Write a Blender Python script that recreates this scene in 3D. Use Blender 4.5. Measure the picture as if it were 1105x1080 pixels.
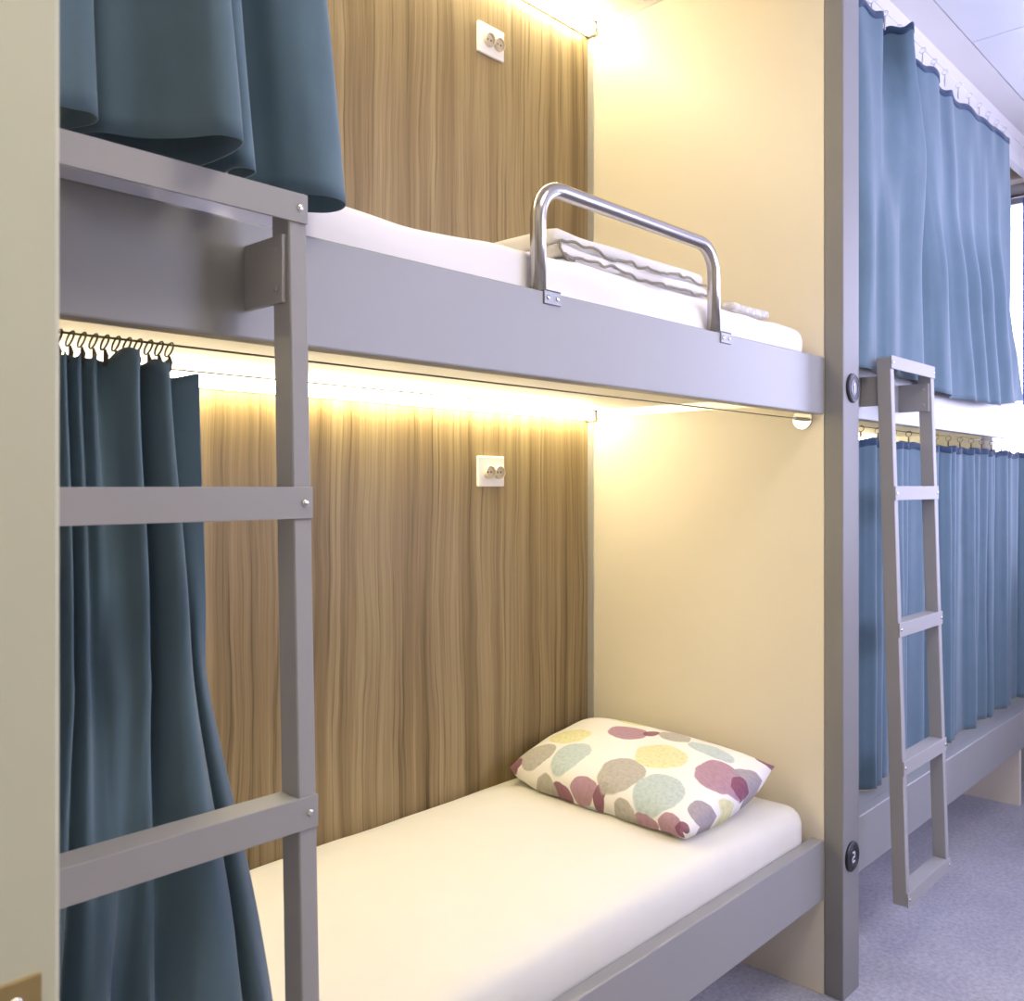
import bpy, bmesh, math, random
from mathutils import Vector, Matrix, noise
random.seed(7)
for o in list(bpy.data.objects): bpy.data.objects.remove(o)
S = bpy.context.scene
COL = S.collection
R = math.radians

# ------------------------------------------------------------------ camera
cd = bpy.data.cameras.new('camera'); cam = bpy.data.objects.new('camera', cd); COL.objects.link(cam)
cam.location = (-2.2069, -0.998, 1.2752)
cam.rotation_euler = (R(90), 0, R(43.16 - 90))
cd.sensor_fit = 'HORIZONTAL'; cd.sensor_width = 36; cd.lens = 987.0 / 1105 * 36
cd.shift_y = -16 / 1105; cd.clip_start = .02
cd.dof.use_dof = True; cd.dof.focus_distance = 1.7; cd.dof.aperture_fstop = 10
S.camera = cam

# ------------------------------------------------------------------ daylight outside the windows, exposure
W = bpy.data.worlds.new('daylight'); S.world = W; W.use_nodes = True
bg = W.node_tree.nodes['Background']; bg.inputs[0].default_value = (.66, .665, 1.0, 1); bg.inputs[1].default_value = 5.8
def portal(name, loc, rot, sx, sy):
    l = bpy.data.lights.new(name, 'AREA'); l.shape = 'RECTANGLE'; l.size = sx; l.size_y = sy
    l.cycles.is_portal = True
    o = bpy.data.objects.new(name, l); COL.objects.link(o); o.location = loc; o.rotation_euler = rot
portal('window_portal', (2.25, -.63, 1.72), (0, R(90), 0), 1.75, 1.70)
portal('window_portal', (.6, -1.99, 1.85), (R(90), 0, 0), 2.2, 1.3)
vs = S.view_settings
vs.view_transform = 'Standard'; vs.look = 'None'; vs.gamma = 1.0; vs.use_curve_mapping = False
vs.exposure = 0.72

# ------------------------------------------------------------------ materials
MATS = {}
def nmat(name):
    m = bpy.data.materials.new(name); m.use_nodes = True
    MATS[name] = m
    return m, m.node_tree.nodes, m.node_tree.links, m.node_tree.nodes['Principled BSDF']
def setp(b, col=None, rough=.5, metal=0, spec=None):
    if col: b.inputs['Base Color'].default_value = (*col, 1)
    b.inputs['Roughness'].default_value = rough; b.inputs['Metallic'].default_value = metal
    if spec is not None: b.inputs['Specular IOR Level'].default_value = spec
def mapped(n, l, scale, coord='Object'):
    tc = n.new('ShaderNodeTexCoord'); mp = n.new('ShaderNodeMapping')
    mp.inputs['Scale'].default_value = scale; l.new(tc.outputs[coord], mp.inputs[0]); return mp.outputs[0]
def noisetex(n, l, vec, scale, detail=4, rough=.5, dist=0):
    t = n.new('ShaderNodeTexNoise'); t.inputs['Scale'].default_value = scale; t.inputs['Detail'].default_value = detail
    t.inputs['Roughness'].default_value = rough; t.inputs['Distortion'].default_value = dist
    l.new(vec, t.inputs['Vector']); return t.outputs['Fac']
def ramp(n, l, fac, stops):
    r = n.new('ShaderNodeValToRGB'); e = r.color_ramp.elements
    while len(e) < len(stops): e.new(.5)
    for k, (p, c) in enumerate(stops): e[k].position = p; e[k].color = (*c, 1)
    l.new(fac, r.inputs[0]); return r.outputs[0]
def bump(n, l, b, h, strength=.2, dist=.002):
    bp = n.new('ShaderNodeBump'); bp.inputs['Strength'].default_value = strength; bp.inputs['Distance'].default_value = dist
    l.new(h, bp.inputs['Height']); l.new(bp.outputs[0], b.inputs['Normal'])
def plain(name, col, rough=.5, metal=0, spec=None, var=.06, vscale=6, bmp=0, bscale=200):
    m, n, l, b = nmat(name); setp(b, col, rough, metal, spec)
    v = mapped(n, l, (1, 1, 1))
    f = noisetex(n, l, v, vscale, 3)
    c = ramp(n, l, f, [(.3, tuple(max(0, x * (1 - var)) for x in col)), (.7, tuple(min(1, x * (1 + var)) for x in col))])
    l.new(c, b.inputs['Base Color'])
    if bmp: bump(n, l, b, noisetex(n, l, v, bscale, 2), bmp, .001)
    return m
plain('grey_paint', (.325, .319, .306), .36, 0, .5, .03, 3, .03, 500)
plain('ladder_paint', (.37, .358, .345), .55, 0, .25, .03, 3, .03, 500)
plain('post_paint', (.255, .248, .240), .52, 0, .22, .03, 3)
plain('cream_panel', (.83, .75, .60), .38, 0, .4, .015, 2)
plain('cream_paint', (.69, .68, .53), .55, 0, .3, .03, 4)
plain('white_board', (.86, .82, .74), .45, 0, .4, .01, 2)
plain('soffit_paint', (.66, .635, .61), .55, 0, .3, .02, 3)
plain('wall_paint', (.48, .47, .45), .7, 0, .3, .02, 3)
plain('ceiling_white', (.66, .655, .665), .45, 0, .4, .01, 3)
plain('joint_dark', (.16, .16, .18), .8)
plain('alu', (.62, .62, .60), .32, .55, .5, .02, 5)
plain('steel', (.55, .52, .48), .24, 1.0, .5, .04, 8)
plain('bracket_steel', (.30, .30, .30), .42, .5)
plain('screw_steel', (.78, .76, .72), .22, 1.0)
plain('chrome', (.82, .80, .74), .1, 1.0)
plain('brass', (.44, .33, .15), .42, .55, .5, .06, 30)
plain('dark_wire', (.10, .08, .05), .45, .5)
plain('black_plastic', (.012, .012, .016), .35)
plain('dark_plastic', (.05, .05, .06), .4)
plain('white_mark', (.75, .75, .78), .5)
plain('socket_white', (.86, .83, .78), .35)
plain('socket_beige', (.66, .58, .42), .4)
plain('pin_dark', (.06, .04, .02), .5)
plain('piping', (.30, .28, .22), .8, 0, .2)
plain('window_frame', (.55, .55, .6), .4)

def fabric(name, col, var=.1, sheen=.3, transl=0.0, tcol=None, weave=900, wrinkle=.25, wscale=9):
    m, n, l, b = nmat(name); setp(b, col, .85, 0, .2)
    v = mapped(n, l, (1, 1, 1))
    f = noisetex(n, l, v, 14, 5, .6)
    c = ramp(n, l, f, [(.25, tuple(x * (1 - var) for x in col)), (.75, tuple(min(1, x * (1 + var)) for x in col))])
    l.new(c, b.inputs['Base Color'])
    b.inputs['Sheen Weight'].default_value = sheen
    w = noisetex(n, l, mapped(n, l, (1, 1, .5)), wscale, 4, .55, .6)
    wv = noisetex(n, l, v, weave, 1)
    mx = n.new('ShaderNodeMath'); mx.operation = 'MULTIPLY_ADD'; mx.inputs[1].default_value = .06
    l.new(wv, mx.inputs[0]); l.new(w, mx.inputs[2])
    bump(n, l, b, mx.outputs[0], wrinkle, .01)
    if transl:
        t = n.new('ShaderNodeBsdfTranslucent'); t.inputs[0].default_value = (*(tcol or col), 1)
        ms = n.new('ShaderNodeMixShader'); ms.inputs[0].default_value = transl
        l.new(b.outputs[0], ms.inputs[1]); l.new(t.outputs[0], ms.inputs[2])
        l.new(ms.outputs[0], n['Material Output'].inputs[0])
    return m
fabric('curtain_cloth', (.130, .202, .252), .08, .35, .15, (.11, .27, .33), 900, .22, 7)
fabric('drape_cloth', (.16, .19, .34), .06, .2, .55, (.20, .25, .50))
fabric('curtain_band', (.032, .062, .115), .06, .2)
fabric('sheet', (.79, .757, .655), .012, .1, 0, None, 1200, .10, 7)
fabric('sheet_cool', (.84, .80, .78), .015, .1, 0, None, 1200, .35, 6)
fabric('blanket_cloth', (.80, .77, .72), .04, .2, 0, None, 500, .3, 18)

def emis(name, col, s):
    m, n, l, b = nmat(name)
    setp(b, (.9, .9, .9), .5); b.inputs['Emission Color'].default_value = (*col, 1); b.inputs['Emission Strength'].default_value = s
emis('led_glow', (1.0, .88, .575), 26.0)
emis('lamp_glow', (1.0, .93, .81), 9.8)

def wood():
    m, n, l, b = nmat('wood_laminate'); setp(b, (.4, .28, .14), .42, 0, .35)
    tc = n.new('ShaderNodeTexCoord')
    # slow sideways wander of the grain along the height
    wob = n.new('ShaderNodeTexNoise'); wob.inputs['Scale'].default_value = 1.0; wob.inputs['Detail'].default_value = 2
    mpw = n.new('ShaderNodeMapping'); mpw.inputs['Scale'].default_value = (5, 5, 2.2)
    l.new(tc.outputs['Object'], mpw.inputs[0]); l.new(mpw.outputs[0], wob.inputs['Vector'])
    sub = n.new('ShaderNodeVectorMath'); sub.operation = 'SUBTRACT'; sub.inputs[1].default_value = (.5, .5, .5)
    l.new(wob.outputs['Color'], sub.inputs[0])
    ma = n.new('ShaderNodeVectorMath'); ma.operation = 'MULTIPLY_ADD'; ma.inputs[1].default_value = (.05, 0, 0)
    l.new(sub.outputs[0], ma.inputs[0]); l.new(tc.outputs['Object'], ma.inputs[2])
    def band(sx, sz, sc, det, ro):
        mp = n.new('ShaderNodeMapping'); mp.inputs['Scale'].default_value = (sx, 1, sz)
        l.new(ma.outputs[0], mp.inputs[0]); return noisetex(n, l, mp.outputs[0], sc, det, ro)
    broad = band(18, .35, 1, 3, .55); fine = band(95, .9, 1, 4, .6); hair = band(420, 4, 1, 2, .5)
    c1 = ramp(n, l, broad, [(.25, (.170, .116, .048)), (.45, (.292, .212, .100)), (.58, (.375, .285, .145)), (.78, (.235, .168, .076))])
    c2 = ramp(n, l, fine, [(.30, (.30, .26, .20)), (.43, (.90, .88, .84)), (.6, (1, 1, 1)), (.8, (1.0, .97, .92))])
    c3 = ramp(n, l, hair, [(.3, (.78, .76, .72)), (.6, (1, 1, 1))])
    def mul(a, c):
        x = n.new('ShaderNodeMix'); x.data_type = 'RGBA'; x.blend_type = 'MULTIPLY'; x.inputs[0].default_value = 1
        l.new(a, x.inputs[6]); l.new(c, x.inputs[7]); return x.outputs[2]
    l.new(mul(mul(c1, c2), c3), b.inputs['Base Color'])
    bump(n, l, b, fine, .08, .001)
wood()

def carpet():
    m, n, l, b = nmat('carpet'); setp(b, (.4, .4, .45), .95, 0, .1)
    v = mapped(n, l, (1, 1, 1))
    big = noisetex(n, l, v, 3.5, 5, .6); fib = noisetex(n, l, v, 160, 3, .6); mid = noisetex(n, l, v, 75, 4, .65)
    c1 = ramp(n, l, big, [(.3, (.46, .45, .49)), (.7, (.58, .57, .60))])
    c2 = ramp(n, l, mid, [(.3, (.70, .70, .73)), (.65, (1, 1, 1))])
    x = n.new('ShaderNodeMix'); x.data_type = 'RGBA'; x.blend_type = 'MULTIPLY'; x.inputs[0].default_value = 1
    l.new(c1, x.inputs[6]); l.new(c2, x.inputs[7]); l.new(x.outputs[2], b.inputs['Base Color'])
    bump(n, l, b, fib, .5, .004)
carpet()

def glass():
    m, n, l, b = nmat('window_glass')
    t = n.new('ShaderNodeBsdfTransparent'); g = n.new('ShaderNodeBsdfGlossy'); g.inputs['Roughness'].default_value = .02
    lw = n.new('ShaderNodeFresnel'); lw.inputs[0].default_value = 1.3
    ms = n.new('ShaderNodeMixShader'); l.new(lw.outputs[0], ms.inputs[0]); l.new(t.outputs[0], ms.inputs[1]); l.new(g.outputs[0], ms.inputs[2])
    l.new(ms.outputs[0], n['Material Output'].inputs[0])
glass()

def pillow_print():
    m, n, l, b = nmat('pillow_print'); setp(b, (.85, .83, .78), .85, 0, .2)
    tc = n.new('ShaderNodeTexCoord')
    nz = n.new('ShaderNodeTexNoise'); nz.inputs['Scale'].default_value = 7; nz.inputs['Detail'].default_value = 2
    l.new(tc.outputs['UV'], nz.inputs['Vector'])
    s = n.new('ShaderNodeVectorMath'); s.operation = 'SUBTRACT'; s.inputs[1].default_value = (.5, .5, .5); l.new(nz.outputs['Color'], s.inputs[0])
    a = n.new('ShaderNodeVectorMath'); a.operation = 'MULTIPLY_ADD'; a.inputs[1].default_value = (.05, .06, 0)
    l.new(s.outputs[0], a.inputs[0]); l.new(tc.outputs['UV'], a.inputs[2])
    mauve, plum = (.42, .24, .30), (.25, .09, .14)
    grey, aqua, yel, gm = (.44, .41, .35), (.49, .58, .56), (.74, .71, .38), (.36, .31, .33)
    E = [(.17, .40, .10, .15, yel), (.40, .62, .105, .12, mauve), (.50, .70, .035, .06, plum), (.60, .76, .08, .10, grey), (.79, .72, .11, .09, aqua),
         (.66, .43, .115, .15, yel), (.11, .12, .095, .12, grey), (.30, .16, .085, .15, aqua), (.35, -.03, .07, .035, plum), (.47, .015, .07, .045, mauve), (.565, .005, .03, .05, plum),
         (.60, .15, .10, .15, grey), (.80, .13, .105, .14, aqua), (.91, .50, .085, .16, mauve), (1.0, .66, .07, .12, gm), (.975, .55, .03, .08, plum), (.97, .98, .06, .06, plum),
         (.985, .17, .05, .08, gm), (.91, -.01, .05, .05, mauve), (.965, .0, .03, .04, plum), (.80, -.02, .06, .03, mauve), (.25, -.05, .07, .06, grey), (.50, -.07, .08, .05, aqua),
         (.05, .95, .10, .08, aqua), (.03, .02, .035, .05, plum), (.70, -.03, .06, .05, grey), (.30, .90, .09, .10, yel), (.45, 1.0, .09, .08, grey), (.62, 1.02, .06, .07, mauve), (1.04, .35, .06, .09, yel), (1.09, .62, .05, .10, mauve), (1.07, .86, .05, .07, yel), (.15, -.13, .08, .08, aqua), (.62, -.14, .08, .07, yel), (.86, -.13, .07, .06, grey)]
    col = None
    base = n.new('ShaderNodeRGB'); base.outputs[0].default_value = (.86, .83, .77, 1); col = base.outputs[0]
    sp = noisetex(n, l, mapped(n, l, (1, 1, 1), 'UV'), 55, 3, .7)
    spk = ramp(n, l, sp, [(.35, (.85, .85, .85)), (.5, (1, 1, 1)), (.72, (1.12, 1.12, 1.12))])
    for (cx, cy, rx, ry, c) in E:
        v = n.new('ShaderNodeVectorMath'); v.operation = 'MULTIPLY_ADD'
        v.inputs[1].default_value = (1 / rx, 1 / ry, 0); v.inputs[2].default_value = (-cx / rx, -cy / ry, 0); l.new(a.outputs[0], v.inputs[0])
        ln = n.new('ShaderNodeVectorMath'); ln.operation = 'LENGTH'; l.new(v.outputs[0], ln.inputs[0])
        lt = n.new('ShaderNodeMapRange'); lt.inputs[1].default_value = .96; lt.inputs[2].default_value = 1.02; lt.inputs[3].default_value = .93; lt.inputs[4].default_value = 0
        l.new(ln.outputs['Value'], lt.inputs[0])
        cs = n.new('ShaderNodeMix'); cs.data_type = 'RGBA'; cs.blend_type = 'MULTIPLY'; cs.inputs[0].default_value = 1; cs.inputs[6].default_value = (*c, 1); l.new(spk, cs.inputs[7])
        x = n.new('ShaderNodeMix'); x.data_type = 'RGBA'; l.new(lt.outputs[0], x.inputs[0]); l.new(col, x.inputs[6]); l.new(cs.outputs[2], x.inputs[7]); col = x.outputs[2]
    l.new(col, b.inputs['Base Color'])
    v = mapped(n, l, (1, 1, 1)); w = noisetex(n, l, v, 11, 3, .5, .8); bump(n, l, b, w, .3, .012)
pillow_print()
def towel_print():
    m, n, l, b = nmat('towel_print'); setp(b, (.7, .68, .62), .9)
    t = n.new('ShaderNodeTexVoronoi'); t.inputs['Scale'].default_value = 70; l.new(mapped(n, l, (1, 1, 1)), t.inputs['Vector'])
    l.new(ramp(n, l, t.outputs['Distance'], [(.2, (.82, .80, .76)), (.5, (.60, .57, .52))]), b.inputs['Base Color'])
towel_print()

# ------------------------------------------------------------------ helpers
OFF = {}
def mk(name, bm, mat, parent=None, smooth=False, kind=None):
    """link a bmesh given in world coordinates as one mesh object (origin at its base, or its thing's origin)"""
    if parent is None:
        vs_ = [v.co for v in bm.verts]
        off = Vector(((min(v.x for v in vs_) + max(v.x for v in vs_)) / 2, (min(v.y for v in vs_) + max(v.y for v in vs_)) / 2, min(v.z for v in vs_)))
    else: off = OFF[parent]
    bm.normal_update()
    me = bpy.data.meshes.new(name)
    bmesh.ops.translate(bm, verts=bm.verts, vec=-off)
    bm.to_mesh(me); bm.free()
    if smooth: me.polygons.foreach_set('use_smooth', [True] * len(me.polygons))
    me.materials.append(MATS[mat])
    o = bpy.data.objects.new(name, me); COL.objects.link(o)
    if parent is None: o.location = off
    else: o.parent = parent
    OFF[o] = off
    if kind: o['kind'] = kind
    return o
def thing(name, label, cat, loc, group=None):
    o = bpy.data.objects.new(name, None); COL.objects.link(o); o.location = loc; o.empty_display_size = .1
    OFF[o] = Vector(loc); tag(o, label, cat, group); return o
def tag(o, label, cat=None, group=None):
    o['label'] = label
    if cat: o['category'] = cat
    if group: o['group'] = group
    return o
def bx(bm, mn, mx, bev=0, seg=2):
    r = bmesh.ops.create_cube(bm, size=1)
    vs_ = r['verts']
    for v in vs_:
        v.co = Vector([mn[i] + (v.co[i] + .5) * (mx[i] - mn[i]) for i in range(3)])
    if bev:
        es = list({e for v in vs_ for e in v.link_edges})
        bmesh.ops.bevel(bm, geom=es, offset=bev, segments=seg, profile=.5, affect='EDGES')
    return bm
def box(name, mn, mx, mat, parent=None, bev=0, kind=None, smooth=False):
    return mk(name, bx(bmesh.new(), mn, mx, bev), mat, parent, smooth, kind)
def tube(bm, pts, r, seg=12, closed=False, cap=True):
    pts = [Vector(p) for p in pts]; n = len(pts); rings = []
    up = None
    for i, p in enumerate(pts):
        if closed: t = pts[(i + 1) % n] - pts[i - 1]
        else: t = pts[min(i + 1, n - 1)] - pts[max(i - 1, 0)]
        t.normalize()
        if up is None: up = t.orthogonal().normalized()
        up = (up - t * up.dot(t)).normalized(); side = t.cross(up)
        rr = r[i] if isinstance(r, (list, tuple)) else r
        rings.append([bm.verts.new(p + (up * math.cos(2 * math.pi * k / seg) + side * math.sin(2 * math.pi * k / seg)) * rr) for k in range(seg)])
    for i in range(n if closed else n - 1):
        a, b = rings[i], rings[(i + 1) % n]
        for k in range(seg): bm.faces.new((a[k], a[(k + 1) % seg], b[(k + 1) % seg], b[k]))
    if cap and not closed:
        bm.faces.new(rings[0][::-1]); bm.faces.new(rings[-1])
    return bm
def cyl(bm, c, axis, r, h, seg=20, bev=0):
    """closed cylinder from c along axis for h"""
    c = Vector(c); ax = Vector(axis).normalized()
    if bev: tube(bm, [c, c + ax * (h - bev), c + ax * h], [r, r, r - bev], seg)
    else: tube(bm, [c, c + ax * h], r, seg)
    return bm
def rbox(mn, mx, r, cuts=(30, 12, 5), disp=None):
    """soft rounded box, evenly gridded"""
    bm = bmesh.new(); mn = Vector(mn); mx = Vector(mx); cache = {}
    def vert(i, j, k):
        key = (i, j, k)
        if key not in cache:
            p = Vector([mn[a] + (mx[a] - mn[a]) * (key[a] / cuts[a]) for a in range(3)])
            q = Vector([min(max(p[a], mn[a] + r), mx[a] - r) for a in range(3)])
            d = p - q
            if d.length > 1e-9:
                # warp the cube corner region on to a ball
                m_ = max(abs(x) for x in d); p = q + d.normalized() * m_
            if disp: p = disp(p)
            cache[key] = bm.verts.new(p)
        return cache[key]
    X, Y, Z = cuts
    for i in range(X):
        for j in range(Y):
            bm.faces.new((vert(i, j, 0), vert(i, j + 1, 0), vert(i + 1, j + 1, 0), vert(i + 1, j, 0)))
            bm.faces.new((vert(i, j, Z), vert(i + 1, j, Z), vert(i + 1, j + 1, Z), vert(i, j + 1, Z)))
    for i in range(X):
        for k in range(Z):
            bm.faces.new((vert(i, 0, k), vert(i + 1, 0, k), vert(i + 1, 0, k + 1), vert(i, 0, k + 1)))
            bm.faces.new((vert(i, Y, k), vert(i, Y, k + 1), vert(i + 1, Y, k + 1), vert(i + 1, Y, k)))
    for j in range(Y):
        for k in range(Z):
            bm.faces.new((vert(0, j, k), vert(0, j, k + 1), vert(0, j + 1, k + 1), vert(0, j + 1, k)))
            bm.faces.new((vert(X, j, k), vert(X, j + 1, k), vert(X, j + 1, k + 1), vert(X, j, k + 1)))
    return bm
def copy_tree(o, dx, parent=None):
    c = o.copy(); COL.objects.link(c); c.parent = parent
    if parent is None: c.location = o.location + Vector((dx, 0, 0))
    OFF[c] = OFF[o] + Vector((dx, 0, 0))
    for ch in [k for k in bpy.data.objects if k.parent == o]: copy_tree(ch, dx, c)
    return c

# ------------------------------------------------------------------ setting
XL, XE, YB, YF, ZC = -1.985, 2.17, .75, -1.9, 2.70      # foot wall, end wall, wood wall, window wall, ceiling
XH = -3.4
box('floor', (XH - .1, YF - .1, -.08), (XE + .2, YB + .1, 0), 'carpet', kind='structure')
box('wall_back', (XL, YB, 0), (XE + .2, YB + .1, ZC + .1), 'wood_laminate', kind='structure')
ceil = box('ceiling', (XH - .1, YF - .1, ZC + .008), (XE + .2, YB + .1, ZC + .1), 'joint_dark', kind='structure')
LX = [XL + .004, -1.45, -.85, -.25, .35, .95, 1.55, XE - .002]; LY = [YF + .002, -1.264, -.664, -.064]
fill_lamps = []
for i in range(len(LX) - 1):
    for j in range(len(LY) - 1):
        mn, mx = (LX[i] + .0018, LY[j] + .0018, ZC), (LX[i + 1] - .0018, LY[j + 1] - .0018, ZC + .008)
        if j == 1 and i in (1,): fill_lamps.append((mn, mx)); continue  # ceiling light added out of view, brightens the near bunk fronts
        box('ceiling_panel', mn, mx, 'ceiling_white', ceil)
box('ceiling_panel', (XL + .004, -.0625, ZC), (XE - .002, YB, ZC + .008), 'soffit_paint', ceil)
for (xa, xb, ya, yb) in ((XH, -2.952, YF, YB), (-2.348, XL + .002, YF, YB), (-2.95, -2.35, YF, -1.202), (-2.95, -2.35, -.598, YB)):
    box('ceiling_panel', (xa, ya, ZC), (xb, yb, ZC + .008), 'ceiling_white', ceil)
# wall with the doorway the photograph is taken from
DY0, DY1, DH = -1.35, -.376, 2.15
bm = bmesh.new()
bx(bm, (XL - .2, DY1, 0), (XL, YB + .1, ZC)); bx(bm, (XL - .2, YF, 0), (XL, DY0, ZC)); bx(bm, (XL - .2, DY0, DH), (XL, DY1, ZC))
mk('wall_left', bm, 'cream_panel', kind='structure')
jamb = thing('door_1', 'cream painted door frame with brass strike plate at the left edge', None, (XL - .1, (DY0 + DY1) / 2, 0))
jamb['kind'] = 'structure'
box('jamb', (XL - .205, DY1 - .022, 0), (XL + .004, DY1, DH), 'cream_paint', jamb, .004)
box('jamb', (XL - .205, DY0, 0), (XL + .004, DY0 + .022, DH), 'cream_paint', jamb, .004)
box('lintel', (XL - .205, DY0 + .022, DH - .022), (XL + .004, DY1 - .022, DH), 'cream_paint', jamb, .003)
sp = box('strike_plate', (XL - .11, DY1 - .0245, .80), (XL - .0085, DY1 - .0215, .975), 'brass', jamb, .001); sp['label'] = 'brass strike plate with a screw'
bm = bmesh.new(); cyl(bm, (XL - .024, DY1 - .0245, .9615), (0, -1, 0), .0042, .002, 16, .001); mk('screw', bm, 'screw_steel', sp, True)
box('strike_lip', (XL - .0085, DY1 - .0255, .86), (XL + .006, DY1 - .0215, .95), 'brass', sp, .001)
# hall behind the camera
box('wall_hall', (XH - .1, YF, 0), (XH, YB, ZC), 'wall_paint', kind='structure')
box('wall_hall_back', (XH, YB, 0), (XL, YB + .1, ZC), 'wall_paint', kind='structure')
# window wall opposite the bunks
def holed(name, axis, c0, c1, a0, a1, z0, z1, A0, A1, mat):
    bm = bmesh.new()
    def q(u0, u1, w0, w1):
        if axis == 'y': bx(bm, (u0, c0, w0), (u1, c1, w1))
        else: bx(bm, (c0, u0, w0), (c1, u1, w1))
    q(A0, a0, 0, ZC); q(a1, A1, 0, ZC); q(a0, a1, 0, z0); q(a0, a1, z1, ZC)
    return mk(name, bm, mat, kind='structure')
holed('wall_right', 'y', YF - .1, YF, -.5, 1.7, 1.2, 2.5, XH, XE + .1, 'wall_paint')
holed('wall_end', 'x', XE, XE + .1, -1.52, .26, .9, 2.54, YF, YB, 'wall_paint')
def window(name, axis, c, a0, a1, z0, z1, mull, label):
    t = thing(name, label, None, ((c, (a0 + a1) / 2, z0) if axis == 'x' else ((a0 + a1) / 2, c, z0))); t['kind'] = 'structure'
    def b2(nm, u0, u1, w0, w1, d0, d1, mat):
        mn, mx = ((c + d0, u0, w0), (c + d1, u1, w1)) if axis == 'x' else ((u0, c + d0, w0), (u1, c + d1, w1))
        box(nm, mn, mx, mat, t, .003 if mat != 'window_glass' else 0)
    b2('frame', a0, a0 + .04, z0, z1, -.025, .025, 'window_frame'); b2('frame', a1 - .04, a1, z0, z1, -.025, .025, 'window_frame')
    b2('frame', a0 + .04, a1 - .04, z0, z0 + .04, -.025, .025, 'window_frame'); b2('frame', a0 + .04, a1 - .04, z1 - .04, z1, -.025, .025, 'window_frame')
    es = [a0 + .04] + mull + [a1 - .04]
    for k in mull: b2('mullion', k - .02, k + .02, z0 + .04, z1 - .04, -.022, .022, 'window_frame')
    for k in range(len(es) - 1):
        b2('pane', es[k] + (.02 if k else 0), es[k + 1] - (.02 if k < len(es) - 2 else 0), z0 + .04, z1 - .04, -.003, .003, 'window_glass')
    return t
window('window_1', 'x', XE + .05, -1.52, .26, .9, 2.54, [-.66], 'bright window in the wall at the far end of the corridor')
window('window_2', 'y', YF - .05, -.5, 1.7, 1.2, 2.5, [.6], 'window in the corridor wall opposite the bunks')
# fascia over the bunk fronts
box('trim_1', (XL, .03, 2.56), (XE, .06, ZC), 'soffit_paint', kind='structure')
fill_lamps.append(((-2.95, -1.2, ZC), (-2.35, -.6, ZC + .008)))  # hall light added behind the camera as fill on jamb, ladder and near curtains
for k, (mn, mx) in enumerate(fill_lamps):
    t = thing('ceiling_light', ['square recessed ceiling light over the corridor near the doorway', 'square recessed ceiling light in the hall outside the doorway'][k], 'ceiling light', ((mn[0] + mx[0]) / 2, (mn[1] + mx[1]) / 2, ZC - .01), 'recessed corridor lights')
    bm = bmesh.new(); a, b = mn, mx; w = .025
    bx(bm, (a[0], a[1], ZC - .006), (b[0], a[1] + w, ZC + .008)); bx(bm, (a[0], b[1] - w, ZC - .006), (b[0], b[1], ZC + .008))
    bx(bm, (a[0], a[1] + w, ZC - .006), (a[0] + w, b[1] - w, ZC + .008)); bx(bm, (b[0] - w, a[1] + w, ZC - .006), (b[0], b[1] - w, ZC + .008))
    mk('frame', bm, 'alu', t)
    box('diffuser', (a[0] + w, a[1] + w, ZC - .003), (b[0] - w, b[1] - w, ZC + .008), 'lamp_glow', t)

# ------------------------------------------------------------------ bunk units
RU0, RU1, RL0, RL1, RT = 1.454, 1.598, .238, .387, .032   # rail heights, thickness
PF = -.05                                                  # post front
def rail(t, x0, x1, z0, z1):
    return box('side_rail', (x0, 0, z0), (x1, RT, z1), 'grey_paint', t, .003)
b1 = thing('bunk_bed', 'open grey framed double bunk with cream end panel and no curtain drawn', 'bunk bed', (-1.0, .37, 0), 'built-in bunks along the wall')
rail(b1, XL, 0, RU0, RU1); rail(b1, XL, 0, RL0, RL1)
box('deck', (XL, RT, 1.505), (0, YB, 1.532), 'white_board', b1)
box('deck', (XL, RT, .29), (0, YB, .318), 'white_board', b1)
box('canopy_board', (XL, .06, 2.684), (0, YB, ZC), 'white_board', b1)
box('end_panel', (0, 0, 0), (.03, YB, ZC), 'cream_panel', b1)
post = box('post', (0, PF, 0), (.096, -.0005, ZC), 'post_paint', b1, .003)
TW = .022
box('corner_trim', (-.004, YB - TW, .32), (0, YB, 1.47), 'alu', b1)
box('corner_trim', (-.004, YB - TW, 1.532), (0, YB, 2.643), 'alu', b1)
box('corner_trim', (-.004, RT, 1.483), (0, YB - TW, 1.505), 'alu', b1)
box('corner_trim', (-.004, .06, 2.664), (0, YB - TW, 2.684), 'alu', b1)
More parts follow.
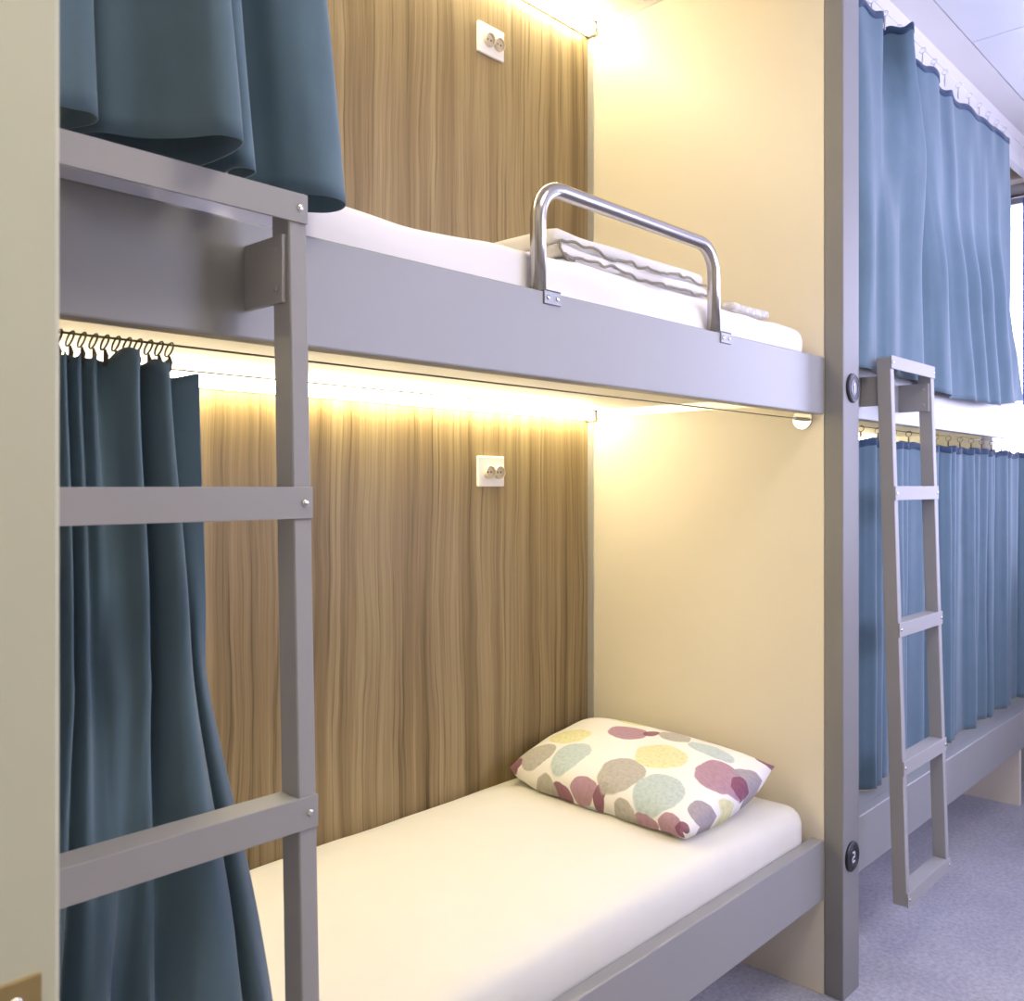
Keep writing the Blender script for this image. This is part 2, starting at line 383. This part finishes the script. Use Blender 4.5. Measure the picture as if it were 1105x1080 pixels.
def badge(x, z, kind):
    bm = bmesh.new(); cyl(bm, (x, PF, z), (0, -1, 0), .037, .006, 40, .002); d = mk('badge', bm, 'black_plastic', post, True)
    d.data.polygons.foreach_set('use_smooth', [False] * len(d.data.polygons))
    bm = bmesh.new()
    for rr, tr in ((.032, .0016), (.021, .0013)):
        tube(bm, [(x + rr * math.cos(2 * math.pi * k / 36), PF - .006, z + rr * math.sin(2 * math.pi * k / 36)) for k in range(36)], tr, 6, True)
    for k in range(22):
        a = 2 * math.pi * k / 22; c = Vector((x + .0265 * math.cos(a), PF - .0062, z + .0265 * math.sin(a)))
        bx(bm, c - Vector((.0014, .0006, .0022)), c + Vector((.0014, .0006, .0022)))
    # badge is itself a sub-part: ring marks sit beside it under the post
    mk('badge_ring', bm, 'dark_plastic', post, True)
    bm = bmesh.new(); y0, y1 = PF - .0072, PF - .0058
    if kind == 1:
        bx(bm, (x - .002, y0, z - .012), (x + .003, y1, z + .012)); bx(bm, (x - .007, y0, z + .006), (x - .002, y1, z + .010))
    else:
        for (p, q_) in (((-.006, .009), (.006, .013)), ((.004, .001), (.008, .010)), ((-.005, -.003), (.006, .001)), ((-.008, -.010), (-.004, -.002)), ((-.007, -.014), (.007, -.010))):
            bx(bm, (x + p[0], y0, z + p[1]), (x + q_[0], y1, z + q_[1]))
    mk('badge_mark', bm, 'white_mark', post)
badge(.052, 1.52, 1); badge(.047, .347, 2)

b2 = thing('bunk_bed', 'grey framed double bunk behind closed blue curtains beside the window', 'bunk bed', (1.07, .37, 0), 'built-in bunks along the wall')
XB = .096
rail(b2, XB, XE, RU0, RU1); rail(b2, XB, XE, RL0, RL1)
box('deck', (XB, RT, 1.505), (XE, YB, 1.532), 'white_board', b2)
box('deck', (XB, RT, .29), (XE, YB, .318), 'white_board', b2)
box('ledge', (XB, RT, .365), (XE, .13, .385), 'grey_paint', b2)
box('leg_panel', (1.83, .02, 0), (1.86, YB, .238), 'cream_panel', b2)
box('leg_panel', (XB, 0, 0), (XB + .02, YB, .238), 'cream_panel', b2)

# ------------------------------------------------------------------ LED strips under deck and canopy
def led(x0, x1, z0, z1, label):
    t = thing('led_strip_light', label, 'light strip', ((x0 + x1) / 2, YB - .02, z0), 'warm light strips in the bunks')
    box('housing', (x0, YB - .006, z0), (x1, YB, z1), 'alu', t)
    box('diffuser', (x0 + .012, YB - .032, z0), (x1 - .016, YB - .006, z1), 'led_glow', t, .006)
    box('lip', (x0, YB - .035, z1 - .0005), (x1, YB - .006, z1 + .0025), 'joint_dark', t)
    box('end_cap', (x1 - .016, YB - .034, z0 - .003), (x1 - .004, YB - .006, z1), 'alu', t, .002)
    box('end_cap', (x0, YB - .034, z0 - .003), (x0 + .012, YB - .006, z1), 'alu', t, .002)
led(XL, 0, 1.475, 1.502, 'warm glowing light strip under the deck above the patterned pillow')
led(XL, 0, 2.648, 2.681, 'warm glowing light strip at the top of the upper open berth')
led(XB + .02, XE, 1.475, 1.502, 'warm light strip inside the lower berth behind the blue curtain')

# ------------------------------------------------------------------ mattresses
def md(amp, sc, seed, crown, mn, mx):
    def f(p):
        n_ = noise.noise(Vector((p.x * sc + seed, p.y * sc, p.z * sc))) + .5 * noise.noise(Vector((p.x * sc * 2.3 + seed, p.y * sc * 2.3 + 4, p.z * sc * 2)))
        k = (p.z - mn[2]) / (mx[2] - mn[2])
        d = Vector((0, -amp * .5 * n_ * (1 if p.y < .2 else 0), amp * n_ * k))
        cx = 1 - abs((p.x - (mn[0] + mx[0]) / 2) / ((mx[0] - mn[0]) / 2)) ** 6; cy = 1 - abs((p.y - (mn[1] + mx[1]) / 2) / ((mx[1] - mn[1]) / 2)) ** 3
        d.z += crown * k * cx * cy
        return p + d
    return f
mn, mx = (XL + .01, .038, .318), (-.012, YB - .004, .466)
o = mk('mattress', rbox(mn, mx, .042, (90, 34, 8), md(.004, 5, 1.3, .022, mn, mx)), 'sheet', None, True)
tag(o, 'lower berth mattress in a smooth ivory fitted sheet carrying the patterned pillow', 'mattress', 'bunk mattresses')
mn, mx = (XL + .01, .038, 1.532), (-.02, YB - .004, 1.672)
def ud(p, f=md(.010, 4.5, 6.1, .012, mn, mx)):
    q = f(p)
    if q.z > 1.58: # soft ridges of loosely tucked sheet
        q.y -= .006 * math.sin(q.x * 9 + q.z * 40) * min(1, (q.z - 1.58) * 12)
    q.z += .012 * math.exp(-((q.x + .92) / .12) ** 2) * (1 if q.z > 1.6 else 0)
    return q
o = mk('mattress', rbox(mn, mx, .03, (120, 34, 9), ud), 'sheet_cool', None, True)
tag(o, 'upper berth mattress in a loose white sheet behind the steel guard rail', 'mattress', 'bunk mattresses')

# ------------------------------------------------------------------ pillow
def pillow():
    A, B, C, D = [Vector(v) for v in ((-.435, .672, .526), (-.468, .10, .508), (-.055, .105, .562), (-.04, .705, .574))]
    N, M = 44, 34; bm = bmesh.new(); uvl = bm.loops.layers.uv.new('uv')
    def P(p, q, side):
        b = A.lerp(B, p).lerp(D.lerp(C, p), q)
        a, c = 2 * p - 1, 2 * q - 1
        k = max(0, (1 - abs(a) ** 3.2) * (1 - abs(c) ** 3.2)) ** .55
        # seams bow out in the middle of the long sides, pull in at the short ones
        b.x += (-.014 if q < .5 else .0) * abs(c) ** 4 * (1 - a * a); b.z += .012 * (1 - a * a) * (1 - q)
        b.y += .018 * a * abs(a) ** 3 * -(1 - c * c)
        w = .006 * noise.noise(Vector((p * 5, q * 4, side * 3.7))) * k + .005 * math.sin(q * 17 + p * 5) * k * abs(a) ** 3
        if side > 0: b.z += .058 * k + w
        else: b.z = max(.490, b.z - .075 * k ** .6); b.x -= .010 * k ** .4 * max(0, 1 - q * 2)
        # scalloped seam on the near edge
        if q < .12: b.z += .004 * math.sin(p * 23) * (1 - q / .12)
        b.z = max(b.z, .490)
        b.x = min(b.x, -.012)
        return b
    g = {}
    for s in (1, -1):
        for i in range(N + 1):
            for j in range(M + 1):
                if s < 0 and (i in (0, N) or j in (0, M)): g[s, i, j] = g[1, i, j]
                else: g[s, i, j] = bm.verts.new(P(i / N, j / M, s))
    for s in (1, -1):
        for i in range(N):
            for j in range(M):
                idx = [(i, j), (i + 1, j), (i + 1, j + 1), (i, j + 1)]
                if s < 0: idx = idx[::-1]
                f = bm.faces.new([g[s, a, b] for a, b in idx])
                for lp, (a, b) in zip(f.loops, idx):
                    p, q = a / N, b / M
                    if s > 0: lp[uvl].uv = (p, q)
                    elif 1 - (i + .5) / N < (j + .5) / M: lp[uvl].uv = (1 + (1 - p) * .8, q)
                    else: lp[uvl].uv = (p, -1.1 * min(q, .3))
    bmesh.ops.recalc_face_normals(bm, faces=bm.faces)
    o = mk('pillow', bm, 'pillow_print', None, True)
    tag(o, 'white pillow printed with mauve, grey, aqua and yellow rounds on the lower mattress', 'pillow')
pillow()

# ------------------------------------------------------------------ folded blanket and cloth on the upper bed
t = thing('folded_blanket', 'folded white blanket with grey piped edges on the upper mattress', 'blanket', (-.58, .33, 1.686))
def slab(x0, x1, y0, y1, z0, z1, seed):
    def f(p):
        w = .002 * math.sin(p.x * 21 + seed) + .006 * noise.noise(Vector((p.x * 9 + seed, p.y * 6, seed)))
        return p + Vector((.004 * math.sin(p.z * 60 + seed), .006 * noise.noise(Vector((p.x * 8, seed, 2))), w))
    return rbox((x0, y0, z0), (x1, y1, z1), (z1 - z0) * .48, (40, 14, 4), f)
LY_ = [(-.850, -.285, .150, .55, 1.697, 1.720, 0.2), (-.852, -.295, .148, .55, 1.720, 1.748, 0.5), (-.865, -.31, .152, .55, 1.746, 1.778, 0.8)]
for k, a in enumerate(LY_): mk('folded_layer', slab(*a), 'blanket_cloth', t, True)
def crinkle(x, k): # the piped edges zigzag loosely
    return .010 * noise.noise(Vector((x * 13, k * 3.1, .4))) + .005 * noise.noise(Vector((x * 40, k * 5.7, .9)))
for k, (zz, x0, x1) in enumerate(((1.722, -.845, -.30), (1.748, -.855, -.285))):
    pts = [(x0 + (x1 - x0) * i / 60, .1455 + .003 * math.sin(x0 + i), zz + crinkle(x0 + (x1 - x0) * i / 60, k)) for i in range(61)]
    z0 = pts[0][2]
    if k: pts = [(x0 + .05, .147, z0 - .030), (x0 + .018, .146, z0 - .027), (x0 + .004, .146, z0 - .014)] + pts
    else: pts = [(x0 + .06, .147, z0 - .016), (x0 + .02, .146, z0 - .012)] + pts
    zl = pts[-1][2]
    if k: pts += [(x1 + .006, .146, zl - .006), (x1 + .006, .147, zl - .022)]
    bm = bmesh.new(); tube(bm, pts, .0028, 6); o = mk('piping', bm, 'piping', t, True); o['label'] = 'grey piped edge'
bm = rbox((-.268, .10, 1.692), (-.085, .40, 1.716), .010, (20, 12, 3), lambda p: p + Vector((0, 0, .006 * noise.noise(p * 9))))
tag(mk('folded_towel', bm, 'towel_print', None, True), 'thin pale patterned towel lying flat at the head of the upper mattress', 'towel')

# ------------------------------------------------------------------ guard rail
t = thing('guard_rail', 'bent stainless steel guard rail fixed on the upper bunk side rail', 'guard rail', (-.77, .02, RU1))
pts = []; gx0, gx1, gz, gr, gy = -1.055, -.490, 1.783, .058, .022
pts.append((gx0, gy, RU1 + .003))
for k in range(9): a = math.pi - k / 8 * math.pi / 2; pts.append((gx0 + gr + gr * math.cos(a), gy, gz - gr + gr * math.sin(a)))
for k in range(9): a = math.pi / 2 - k / 8 * math.pi / 2; pts.append((gx1 - gr + gr * math.cos(a), gy, gz - gr + gr * math.sin(a)))
pts.append((gx1, gy, RU1 + .003))
bm = bmesh.new(); tube(bm, pts, .0138, 24); mk('tube', bm, 'steel', t, True)
for x in (gx0, gx1):
    bm = bmesh.new(); bx(bm, (x - .012, -.003, RU1 - .021), (x + .030, 0, RU1 + .003), .0008, 1); bx(bm, (x - .012, -.003, RU1), (x + .030, .034, RU1 + .003), .0006, 1)
    br = mk('bracket', bm, 'bracket_steel', t)
    for sx in (-.003, .021):
        bm = bmesh.new(); cyl(bm, (x + sx, -.003, RU1 - .010), (0, -1, 0), .0038, .002, 12, .001); mk('screw', bm, 'screw_steel', br, True)

# ------------------------------------------------------------------ wall sockets
def socket(zc, label):
    x0, x1 = -.484, -.384; y = YB - .010
    t = thing('wall_socket', label, 'socket', (-.434, YB, zc - .041), 'white double sockets')
    box('plate', (x0, y, zc - .041), (x1, YB, zc + .041), 'socket_white', t, .003)
    for cx in (-.447, -.409):
        bm = bmesh.new(); c = Vector((cx, y, zc - .002))
        # collar ring with a sunken face
        prof = [(.0185, 0), (.0185, -.010), (.0165, -.0115), (.0155, -.0105), (.0150, -.004), (.0001, -.004)]
        prev = None
        for r, dy in prof:
            ring = [bm.verts.new(c + Vector((r * math.cos(2 * math.pi * k / 28), dy, r * math.sin(2 * math.pi * k / 28)))) for k in range(28)]
            if prev:
                for k in range(28): bm.faces.new((prev[k], prev[(k + 1) % 28], ring[(k + 1) % 28], ring[k]))
            prev = ring
        bmesh.ops.recalc_face_normals(bm, faces=bm.faces)
        oo = mk('outlet', bm, 'socket_beige', t)
        for dx in (-.0065, .0065):
            bm = bmesh.new(); cyl(bm, (cx + dx, y - .0035, zc - .002), (0, -1, 0), .0028, .0012, 10); mk('pin_hole', bm, 'pin_dark', oo)
socket(1.314, 'white double wall socket on the wood panel above the lower mattress')
socket(2.481, 'white double wall socket on the wood panel of the upper berth')

# ------------------------------------------------------------------ ladders
LXR, LXL, ZT, ZB = -1.589, -1.914, 1.615, .19
def ly(z): return -.087 - (ZT - z) * .030          # front face leans out at the foot
def ladder(label):
    t = thing('ladder', label, 'ladder', ((LXL + LXR) / 2, -.1, ZB), 'grey bunk ladders')
    for x0, x1 in ((LXL, LXL + .024), (LXR - .024, LXR)):
        bm = bmesh.new(); vs_ = []
        for z in (ZB, ZT - .004):
            for (x, dy) in ((x0, 0), (x1, 0), (x1, .036), (x0, .036)): vs_.append(bm.verts.new((x, ly(z) + dy, z)))
        for f in ((0, 1, 5, 4), (1, 2, 6, 5), (2, 3, 7, 6), (3, 0, 4, 7), (3, 2, 1, 0), (4, 5, 6, 7)): bm.faces.new([vs_[i] for i in f])
        bmesh.ops.bevel(bm, geom=list(bm.edges), offset=.0015, segments=1, affect='EDGES')
        mk('stile', bm, 'ladder_paint', t)
    zs = [ZT, 1.274, .919, .562, .225]
    for k, z in enumerate(zs):
        y = ly(z - .018); h = .037 if k else .034
        # angle section: front flange and tread
        prof = [(-.0004, -.0035), (-.0004, -.0002), (.036, -.0002), (.036, -.012), (.033, -.012), (.033, -.0035)]
        bm = bmesh.new(); ends = []
        for x in (LXL + .0245, LXR - .0245): ends.append([bm.verts.new((x, y + p[0], z + p[1])) for p in prof])
        n_ = len(prof)
        for i in range(n_): bm.faces.new((ends[0][i], ends[0][(i + 1) % n_], ends[1][(i + 1) % n_], ends[1][i]))
        bm.faces.new(ends[0][::-1]); bm.faces.new(ends[1])
        bmesh.ops.recalc_face_normals(bm, faces=bm.faces)
        bx(bm, (LXL, y - .0035, z - h), (LXR, y - .0004, z), .0006, 1)
        r = mk('rung', bm, 'ladder_paint', t)
        for x in (LXL + .011, LXR - .011):
            bm = bmesh.new(); cyl(bm, (x, y - .0035, z - h * .5), (0, -1, 0), .0042, .0022, 14, .0012)
            mk('screw', bm, 'screw_steel', r, True)
    for x0 in (LXL + .024, LXR - .030):
        o = box('bracket', (x0, -.083, 1.487), (x0 + .006, -.0005, 1.566), 'ladder_paint', t, .0008)
        for z in (1.505, 1.548):
            bm = bmesh.new(); cyl(bm, (x0, -.069, z), (-1, 0, 0), .004, .002, 12, .001); mk('bolt', bm, 'ladder_paint', o)
    return t
L1 = ladder('grey metal ladder hooked on the open bunk, cut off by the left frame edge')
L2 = copy_tree(L1, 2.118); L2['label'] = 'grey metal ladder standing before the closed blue curtains of the far bunk'

# ------------------------------------------------------------------ curtains
def smoothpoly(pts, n):
    """Catmull-Rom through plan points, n samples, even in the point index"""
    P = [Vector((*p, 0)) if len(p) == 2 else Vector(p) for p in pts]; P = [P[0] * 2 - P[1]] + P + [P[-1] * 2 - P[-2]]
    out = []; m = len(P) - 3
    for i in range(n):
        f = i / (n - 1) * m; k = min(int(f), m - 1); u = f - k
        a, b, c, d = P[k:k + 4]
        out.append(.5 * ((2 * b) + (c - a) * u + (2 * a - 5 * b + 4 * c - d) * u * u + (3 * b - a - 3 * c + d) * u ** 3))
    return out
def sheet_mesh(rows):
    bm = bmesh.new(); g = [[bm.verts.new(p) for p in r] for r in rows]
    for i in range(len(g) - 1):
        for j in range(len(g[0]) - 1): bm.faces.new((g[i][j], g[i + 1][j], g[i + 1][j + 1], g[i][j + 1]))
    return bm
def cloth(name, rows, mat, parent, thick=.0016):
    o = mk(name, sheet_mesh(rows), mat, parent, True)
    s = o.modifiers.new('thickness', 'SOLIDIFY'); s.thickness = thick; s.offset = 0
    return o
def hooks(t, spots, wire_z, mat='dark_wire'):
    """ring over the wire and a small clip down to the cloth"""
    for (x, y, z) in spots:
        bm = bmesh.new(); r = .0088; zc = wire_z - r + .003
        tube(bm, [(x + .003 * math.sin(a), y + r * math.cos(a), zc + r * math.sin(a)) for a in [2 * math.pi * k / 16 for k in range(16)]], .0011, 6, True)
        h = mk('ring', bm, mat, t, True)
        bm = bmesh.new(); tube(bm, [(x, y, zc - r + .001), (x + .002, y + .001, (zc - r + z) / 2), (x, y, z - .006)], [.0013, .003, .0022], 6); mk('clip', bm, mat, h, True)

# wires and their end fittings
def wire(x0, x1, y, z, label, holder=True, mat='dark_wire', rad=.0013):
    t = thing('curtain_wire', label, 'curtain wire', ((x0 + x1) / 2, y, z), 'curtain wires')
    bm = bmesh.new(); tube(bm, [(x0, y, z), (x1 - .001, y, z)], rad, 6); mk('cable', bm, mat, t, True)
    if holder:
        bm = bmesh.new(); cyl(bm, (x1 - .0005, y, z), (-1, 0, 0), .0265, .004, 28, .0015); mk('flange', bm, 'chrome', t, True).data.polygons.foreach_set('use_smooth', [False] * (28 * 2 + 2))
        bm = bmesh.new(); tube(bm, [(x1 - .004, y, z), (x1 - .04, y, z), (x1 - .055, y, z)], [.005, .005, .002], 12); mk('tensioner', bm, 'steel', t, True)
WZ, WY = 1.4445, .056
wire(XL, 0, WY, WZ, 'thin curtain wire with round end fitting under the upper rail of the open bunk')
wire(XB + .02, XE, .066, WZ, 'thin curtain wire under the upper rail of the far bunk', False)
wire(XB, XE, -.012, 2.597, 'thin curtain wire along the soffit above the far upper curtain', False, 'alu', .001)
wire(XL, 0, -.02, 2.597, 'thin curtain wire along the soffit of the open upper berth', False)

# lower left curtain, bunched at the foot of the open bunk
def lerp_keys(keys, z):
    if z >= keys[0][0]: return keys[0][1]
    for (z0, a), (z1, b) in zip(keys, keys[1:]):
        if z >= z1: u = (z0 - z) / (z0 - z1); u = u * u * (3 - 2 * u); return a + (b - a) * u
    return keys[-1][1]
t = thing('curtain', 'dark teal curtain bunched at the foot of the open lower berth', 'curtain', (-1.8, .0, .3), 'blue-green bunk curtains')
YC = [(1.42, .052), (1.1, .024), (.75, -.026), (.5, -.040), (.3, -.042)]
ptop = [(-1.965, 0), (-1.90, .0), (-1.850, .010), (-1.835, -.012), (-1.822, .010), (-1.812, -.014), (-1.803, .006), (-1.795, -.012), (-1.786, .006), (-1.779, -.010), (-1.770, .014), (-1.756, .006), (-1.745, -.022), (-1.738, -.024), (-1.733, -.002), (-1.736, .018), (-1.722, .016), (-1.712, -.006), (-1.704, -.026), (-1.697, -.022), (-1.696, .004), (-1.699, .016), (-1.682, .010), (-1.655, -.006)]
pmid = [(-1.965, 0), (-1.905, .0), (-1.858, .010), (-1.842, -.016), (-1.828, .012), (-1.816, -.016), (-1.806, .010), (-1.797, -.010), (-1.786, .014), (-1.776, .010), (-1.766, -.004), (-1.752, -.012), (-1.742, -.026), (-1.735, -.022), (-1.731, .0), (-1.736, .020), (-1.722, .022), (-1.714, -.006), (-1.702, -.030), (-1.690, -.030), (-1.677, -.004), (-1.676, .010), (-1.668, -.004), (-1.655, .004)]
plow = [(-1.965, 0), (-1.92, .0), (-1.892, .012), (-1.880, -.018), (-1.866, -.020), (-1.856, .010), (-1.844, .018), (-1.832, -.002), (-1.820, -.020), (-1.806, -.022), (-1.800, .0), (-1.797, .018), (-1.782, .020), (-1.772, .0), (-1.762, -.016), (-1.752, -.010), (-1.748, .016), (-1.730, .018), (-1.706, -.016), (-1.680, -.030), (-1.652, -.028), (-1.642, .004), (-1.626, -.016), (-1.600, .0)]
pend = [(p[0] + .05 * max(0, (p[0] + 1.965) / .365), p[1]) for p in plow]
NS, NZ = 300, 70; K = [smoothpoly(k, NS) for k in (ptop, pmid, plow, pend)]; ZK = [1.42, 1.05, .65, .27]
rows = []
for i in range(NZ + 1):
    v = i / NZ; row = []
    for j in range(NS):
        s = j / (NS - 1)
        ztop = 1.424 - .006 * (.5 - .5 * math.cos(2 * math.pi * 12 * s)) + (.012 * math.sin((s - .46) / .16 * math.pi) if .46 < s < .62 else 0) - (.012 * min(1, (s - .9) / .04) if s > .9 else 0)
        z = ztop + (.27 - ztop) * v
        k = 0 if z > ZK[1] else 1 if z > ZK[2] else 2
        u = min(1, max(0, (ZK[k] - z) / (ZK[k] - ZK[k + 1]))); p = K[k][j].lerp(K[k + 1][j], u)
        y = lerp_keys(YC, z) + p.y + .005 * noise.noise(Vector((p.x * 22, z * 3.5, 3)))
        if z < .62: y = min(y, -.006)
        y = max(y, -.068 if z < 1.0 else -.045)
        row.append((p.x + .004 * noise.noise(Vector((p.x * 18, z * 4, 8))), y, z))
    rows.append(row)
cloth('cloth', rows, 'curtain_cloth', t)
hooks(t, [(-1.955 + k * .0128, WY, 1.418) for k in range(22)], WZ)

# lower right curtain, drawn along the far bunk
t = thing('curtain', 'pale blue curtain drawn across the lower berth of the far bunk', 'curtain', (1.07, .07, .39), 'blue-green bunk curtains')
rows = []; band = []; NS, NZ = 420, 50; x0, x1 = XB + .025, XE - .02
for i in range(NZ + 1):
    v = i / NZ; row = []
    for j in range(NS + 1):
        s = j / NS
        ztop = 1.416 - .008 * (.5 - .5 * math.cos(2 * math.pi * 17 * s)); zb = .388
        z = ztop + (zb - ztop) * v
        wv = s + .010 * math.sin(2 * math.pi * 4 * s + .4) + .008 * math.sin(2 * math.pi * 9 * s + 2) + .004 * v * math.sin(2 * math.pi * 6 * s)
        p1 = 2 * math.pi * 24 * wv; p2 = 2 * math.pi * 9 * wv + 1
        A1 = .011 + .004 * math.sin(s * 40); A2 = .004 + .010 * v
        y = .074 + A1 * (math.sin(p1) + .3 * math.sin(2 * p1)) * (1 - .35 * v) + A2 * math.sin(p2) + .003 * noise.noise(Vector((s * 30, v * 4, 9)))
        y = max(y, .040)
        x = x0 + (x1 - x0) * s + .008 * math.cos(p1) * (1 - .4 * v)
        row.append((x, y, z))
    rows.append(row)
c_ = cloth('cloth', rows, 'curtain_cloth', t)
band = [[(p[0], p[1] - .0022, p[2] + .0005) for p in rows[0]], [(p[0], p[1] - .0022, p[2] - .022) for p in rows[0]]]
cloth('header_band', band, 'curtain_band', t, .001)
hooks(t, [(x0 + .02 + k * (x1 - x0 - .04) / 16, .066, 1.412) for k in range(17)], WZ)

# upper right curtain: lofted through plan outlines at four heights
t = thing('curtain', 'light blue curtain hanging over the upper berth of the far bunk', 'curtain', (.9, -.02, 1.56), 'blue-green bunk curtains')
top = [(.105, .012), (.150, -.020), (.190, -.026), (.240, -.030), (.290, -.034), (.315, -.010), (.345, .012), (.365, .004), (.374, -.028), (.383, -.062), (.40, -.074), (.43, -.05), (.50, .004), (.58, .010), (.635, -.010), (.69, -.018), (.761, -.026), (.80, -.004), (.863, .004),
       (.92, -.008), (.99, -.002), (1.065, -.008), (1.14, -.018), (1.224, -.014), (1.29, -.026), (1.356, -.022), (1.43, -.032), (1.515, -.026)]
mid = [(.105, .006), (.150, -.028), (.190, -.040), (.240, -.036), (.290, -.030), (.315, -.022), (.345, -.020), (.385, -.026), (.44, -.040), (.50, -.052), (.55, -.058), (.575, -.050), (.595, -.030), (.615, -.020), (.65, -.028), (.70, -.036), (.761, -.030), (.80, -.018), (.863, -.014),
       (.92, -.026), (.99, -.014), (1.065, -.024), (1.14, -.016), (1.224, -.028), (1.29, -.018), (1.356, -.030), (1.43, -.022), (1.52, -.03)]
low = [(.105, -.008), (.150, -.046), (.185, -.052), (.230, -.036), (.270, -.028), (.310, -.040), (.35, -.046), (.40, -.036), (.44, -.024), (.50, -.040), (.55, -.046), (.585, -.030), (.61, -.022), (.65, -.036), (.69, -.046), (.73, -.050), (.78, -.034), (.83, -.022), (.88, -.030),
       (.94, -.046), (1.0, -.030), (1.065, -.050), (1.12, -.030), (1.19, -.052), (1.27, -.026), (1.35, -.050), (1.43, -.030), (1.50, -.034)]
hem = [(.105, -.012), (.150, -.034), (.185, -.042), (.230, -.034), (.270, -.028), (.310, -.038), (.35, -.042), (.40, -.036), (.45, -.024), (.51, -.034), (.57, -.042), (.61, -.034), (.65, -.024), (.70, -.034), (.74, -.046), (.79, -.046), (.84, -.034), (.90, -.024), (.97, -.034),
       (1.03, -.046), (1.09, -.036), (1.15, -.050), (1.22, -.036), (1.29, -.048), (1.38, -.030), (1.47, -.046), (1.58, -.030), (1.70, -.030)]
low = [(x, -.034 + (y + .034) * (1.7 if x > .6 else 1)) for x, y in low]; hem = [(x, -.034 + (y + .034) * (1.6 if x > .6 else 1)) for x, y in hem]
NS, NZ = 330, 60; K = [smoothpoly(k, NS) for k in (top, mid, low, hem)]; ZK = [2.556, 2.205, 1.85, 1.56]
rows = []
for i in range(NZ + 1):
    v = i / NZ; row = []
    for j in range(NS):
        s = j / (NS - 1); zt = 2.556 - .012 * (.5 - .5 * math.cos(2 * math.pi * 14 * s)); zb = 1.556 + .045 * max(0, (s - .86) / .14) + .026 * min(1, max(0, (.52 - s) / .14))
        f = v * 3; k = min(2, int(f)); u = f - k; u = u * u * (3 - 2 * u) if k < 2 else u
        p = K[k][j].lerp(K[k + 1][j], u); z = zt + (zb - zt) * v
        y = p.y + .003 * noise.noise(Vector((p.x * 16, z * 3, 1)))
        row.append((p.x, y, z))
    rows.append(row)
cloth('cloth', rows, 'curtain_cloth', t)
band = [[(p[0], p[1] - .0022, p[2] + .0005) for p in rows[0]], [(p[0], p[1] - .0022, p[2] - .020) for p in rows[0]]]
cloth('header_band', band, 'curtain_band', t, .001)
hooks(t, [(x, -.012, 2.552) for x in (.13, .27, .365, .47, .66, .76, .86, .99, 1.10, 1.21, 1.31, 1.41, 1.50)], 2.597, 'alu')

# upper left curtain, gathered above the near ladder
t = thing('curtain', 'blue curtain gathered above the near ladder at the open upper berth', 'curtain', (-1.75, -.04, 1.637), 'blue-green bunk curtains')
hem = [(-1.965, -.02), (-1.935, -.070), (-1.90, -.086), (-1.868, -.088), (-1.842, -.092), (-1.829, -.084), (-1.826, -.066), (-1.838, -.035), (-1.842, -.012), (-1.834, -.018), (-1.812, -.050), (-1.778, -.066), (-1.750, -.096), (-1.728, -.128), (-1.706, -.136), (-1.695, -.124), (-1.690, -.095), (-1.692, -.045), (-1.705, .006), (-1.76, .020), (-1.85, .016), (-1.87, .022),
       (-1.85, .029), (-1.76, .032), (-1.680, .030), (-1.664, -.020), (-1.662, -.058), (-1.648, -.066), (-1.638, -.054), (-1.637, -.020), (-1.632, .012), (-1.612, .020), (-1.590, .002), (-1.568, -.024), (-1.540, -.042), (-1.512, -.046), (-1.492, -.036), (-1.485, -.012), (-1.490, .014), (-1.512, .030)]
top = [(-1.965 + (p[0] + 1.965) * .80, -.02 + (p[1] + .02) * .55) for p in hem]
mid = [(-1.965 + (p[0] + 1.965) * .925, -.02 + (p[1] + .02) * .92) for p in hem]
NS, NZ = 320, 44; K = [smoothpoly(k, NS) for k in (top, mid, hem)]
rows = []
for i in range(NZ + 1):
    v = i / NZ; row = []
    for j in range(NS):
        s = j / (NS - 1); zt = 2.556 - .01 * (.5 - .5 * math.cos(2 * math.pi * 11 * s)); z = zt + (1.637 - zt) * v
        f = v / .7 if v < .7 else 1 + (v - .7) / .3
        k = 0 if f < 1 else 1; p = K[k][j].lerp(K[k + 1][j], f - k)
        row.append((p.x + .002 * noise.noise(Vector((s * 30, z * 4, 2))), p.y + .004 * noise.noise(Vector((s * 22, z * 5, 7))), z))
    rows.append(row)
cloth('cloth', rows, 'curtain_cloth', t)
hooks(t, [(-1.95 + k * .042, -.02, 2.552) for k in range(9)], 2.597)

# window curtain and blind cassette at the far end
t = thing('window_curtain', 'narrow blue drape hanging beside the far end window', 'curtain', (2.12, -.08, 1.62))
rows = []
for i in range(21):
    v = i / 20
    rows.append([(2.125 + .014 * math.sin(j / 60 * 2 * math.pi * 6), -.20 + .280 * j / 60, 2.50 - .88 * v) for j in range(61)])
cloth('cloth', rows, 'drape_cloth', t)
bm = bmesh.new(); cyl(bm, (2.125, -1.55, 2.515), (0, 1, 0), .008, 1.7, 12); mk('rod', bm, 'steel', t, True)
t = thing('roller_blind', 'cream roller blind cassette above the far end window', 'blind', (2.12, -.6, 2.56))
box('cassette', (2.09, -1.6, 2.575), (XE, .20, 2.655), 'cream_panel', t, .008)
bm = bmesh.new(); cyl(bm, (2.091, .06, 2.63), (-1, 0, 0), .012, .008, 16, .003); mk('knob', bm, 'chrome', t, True)
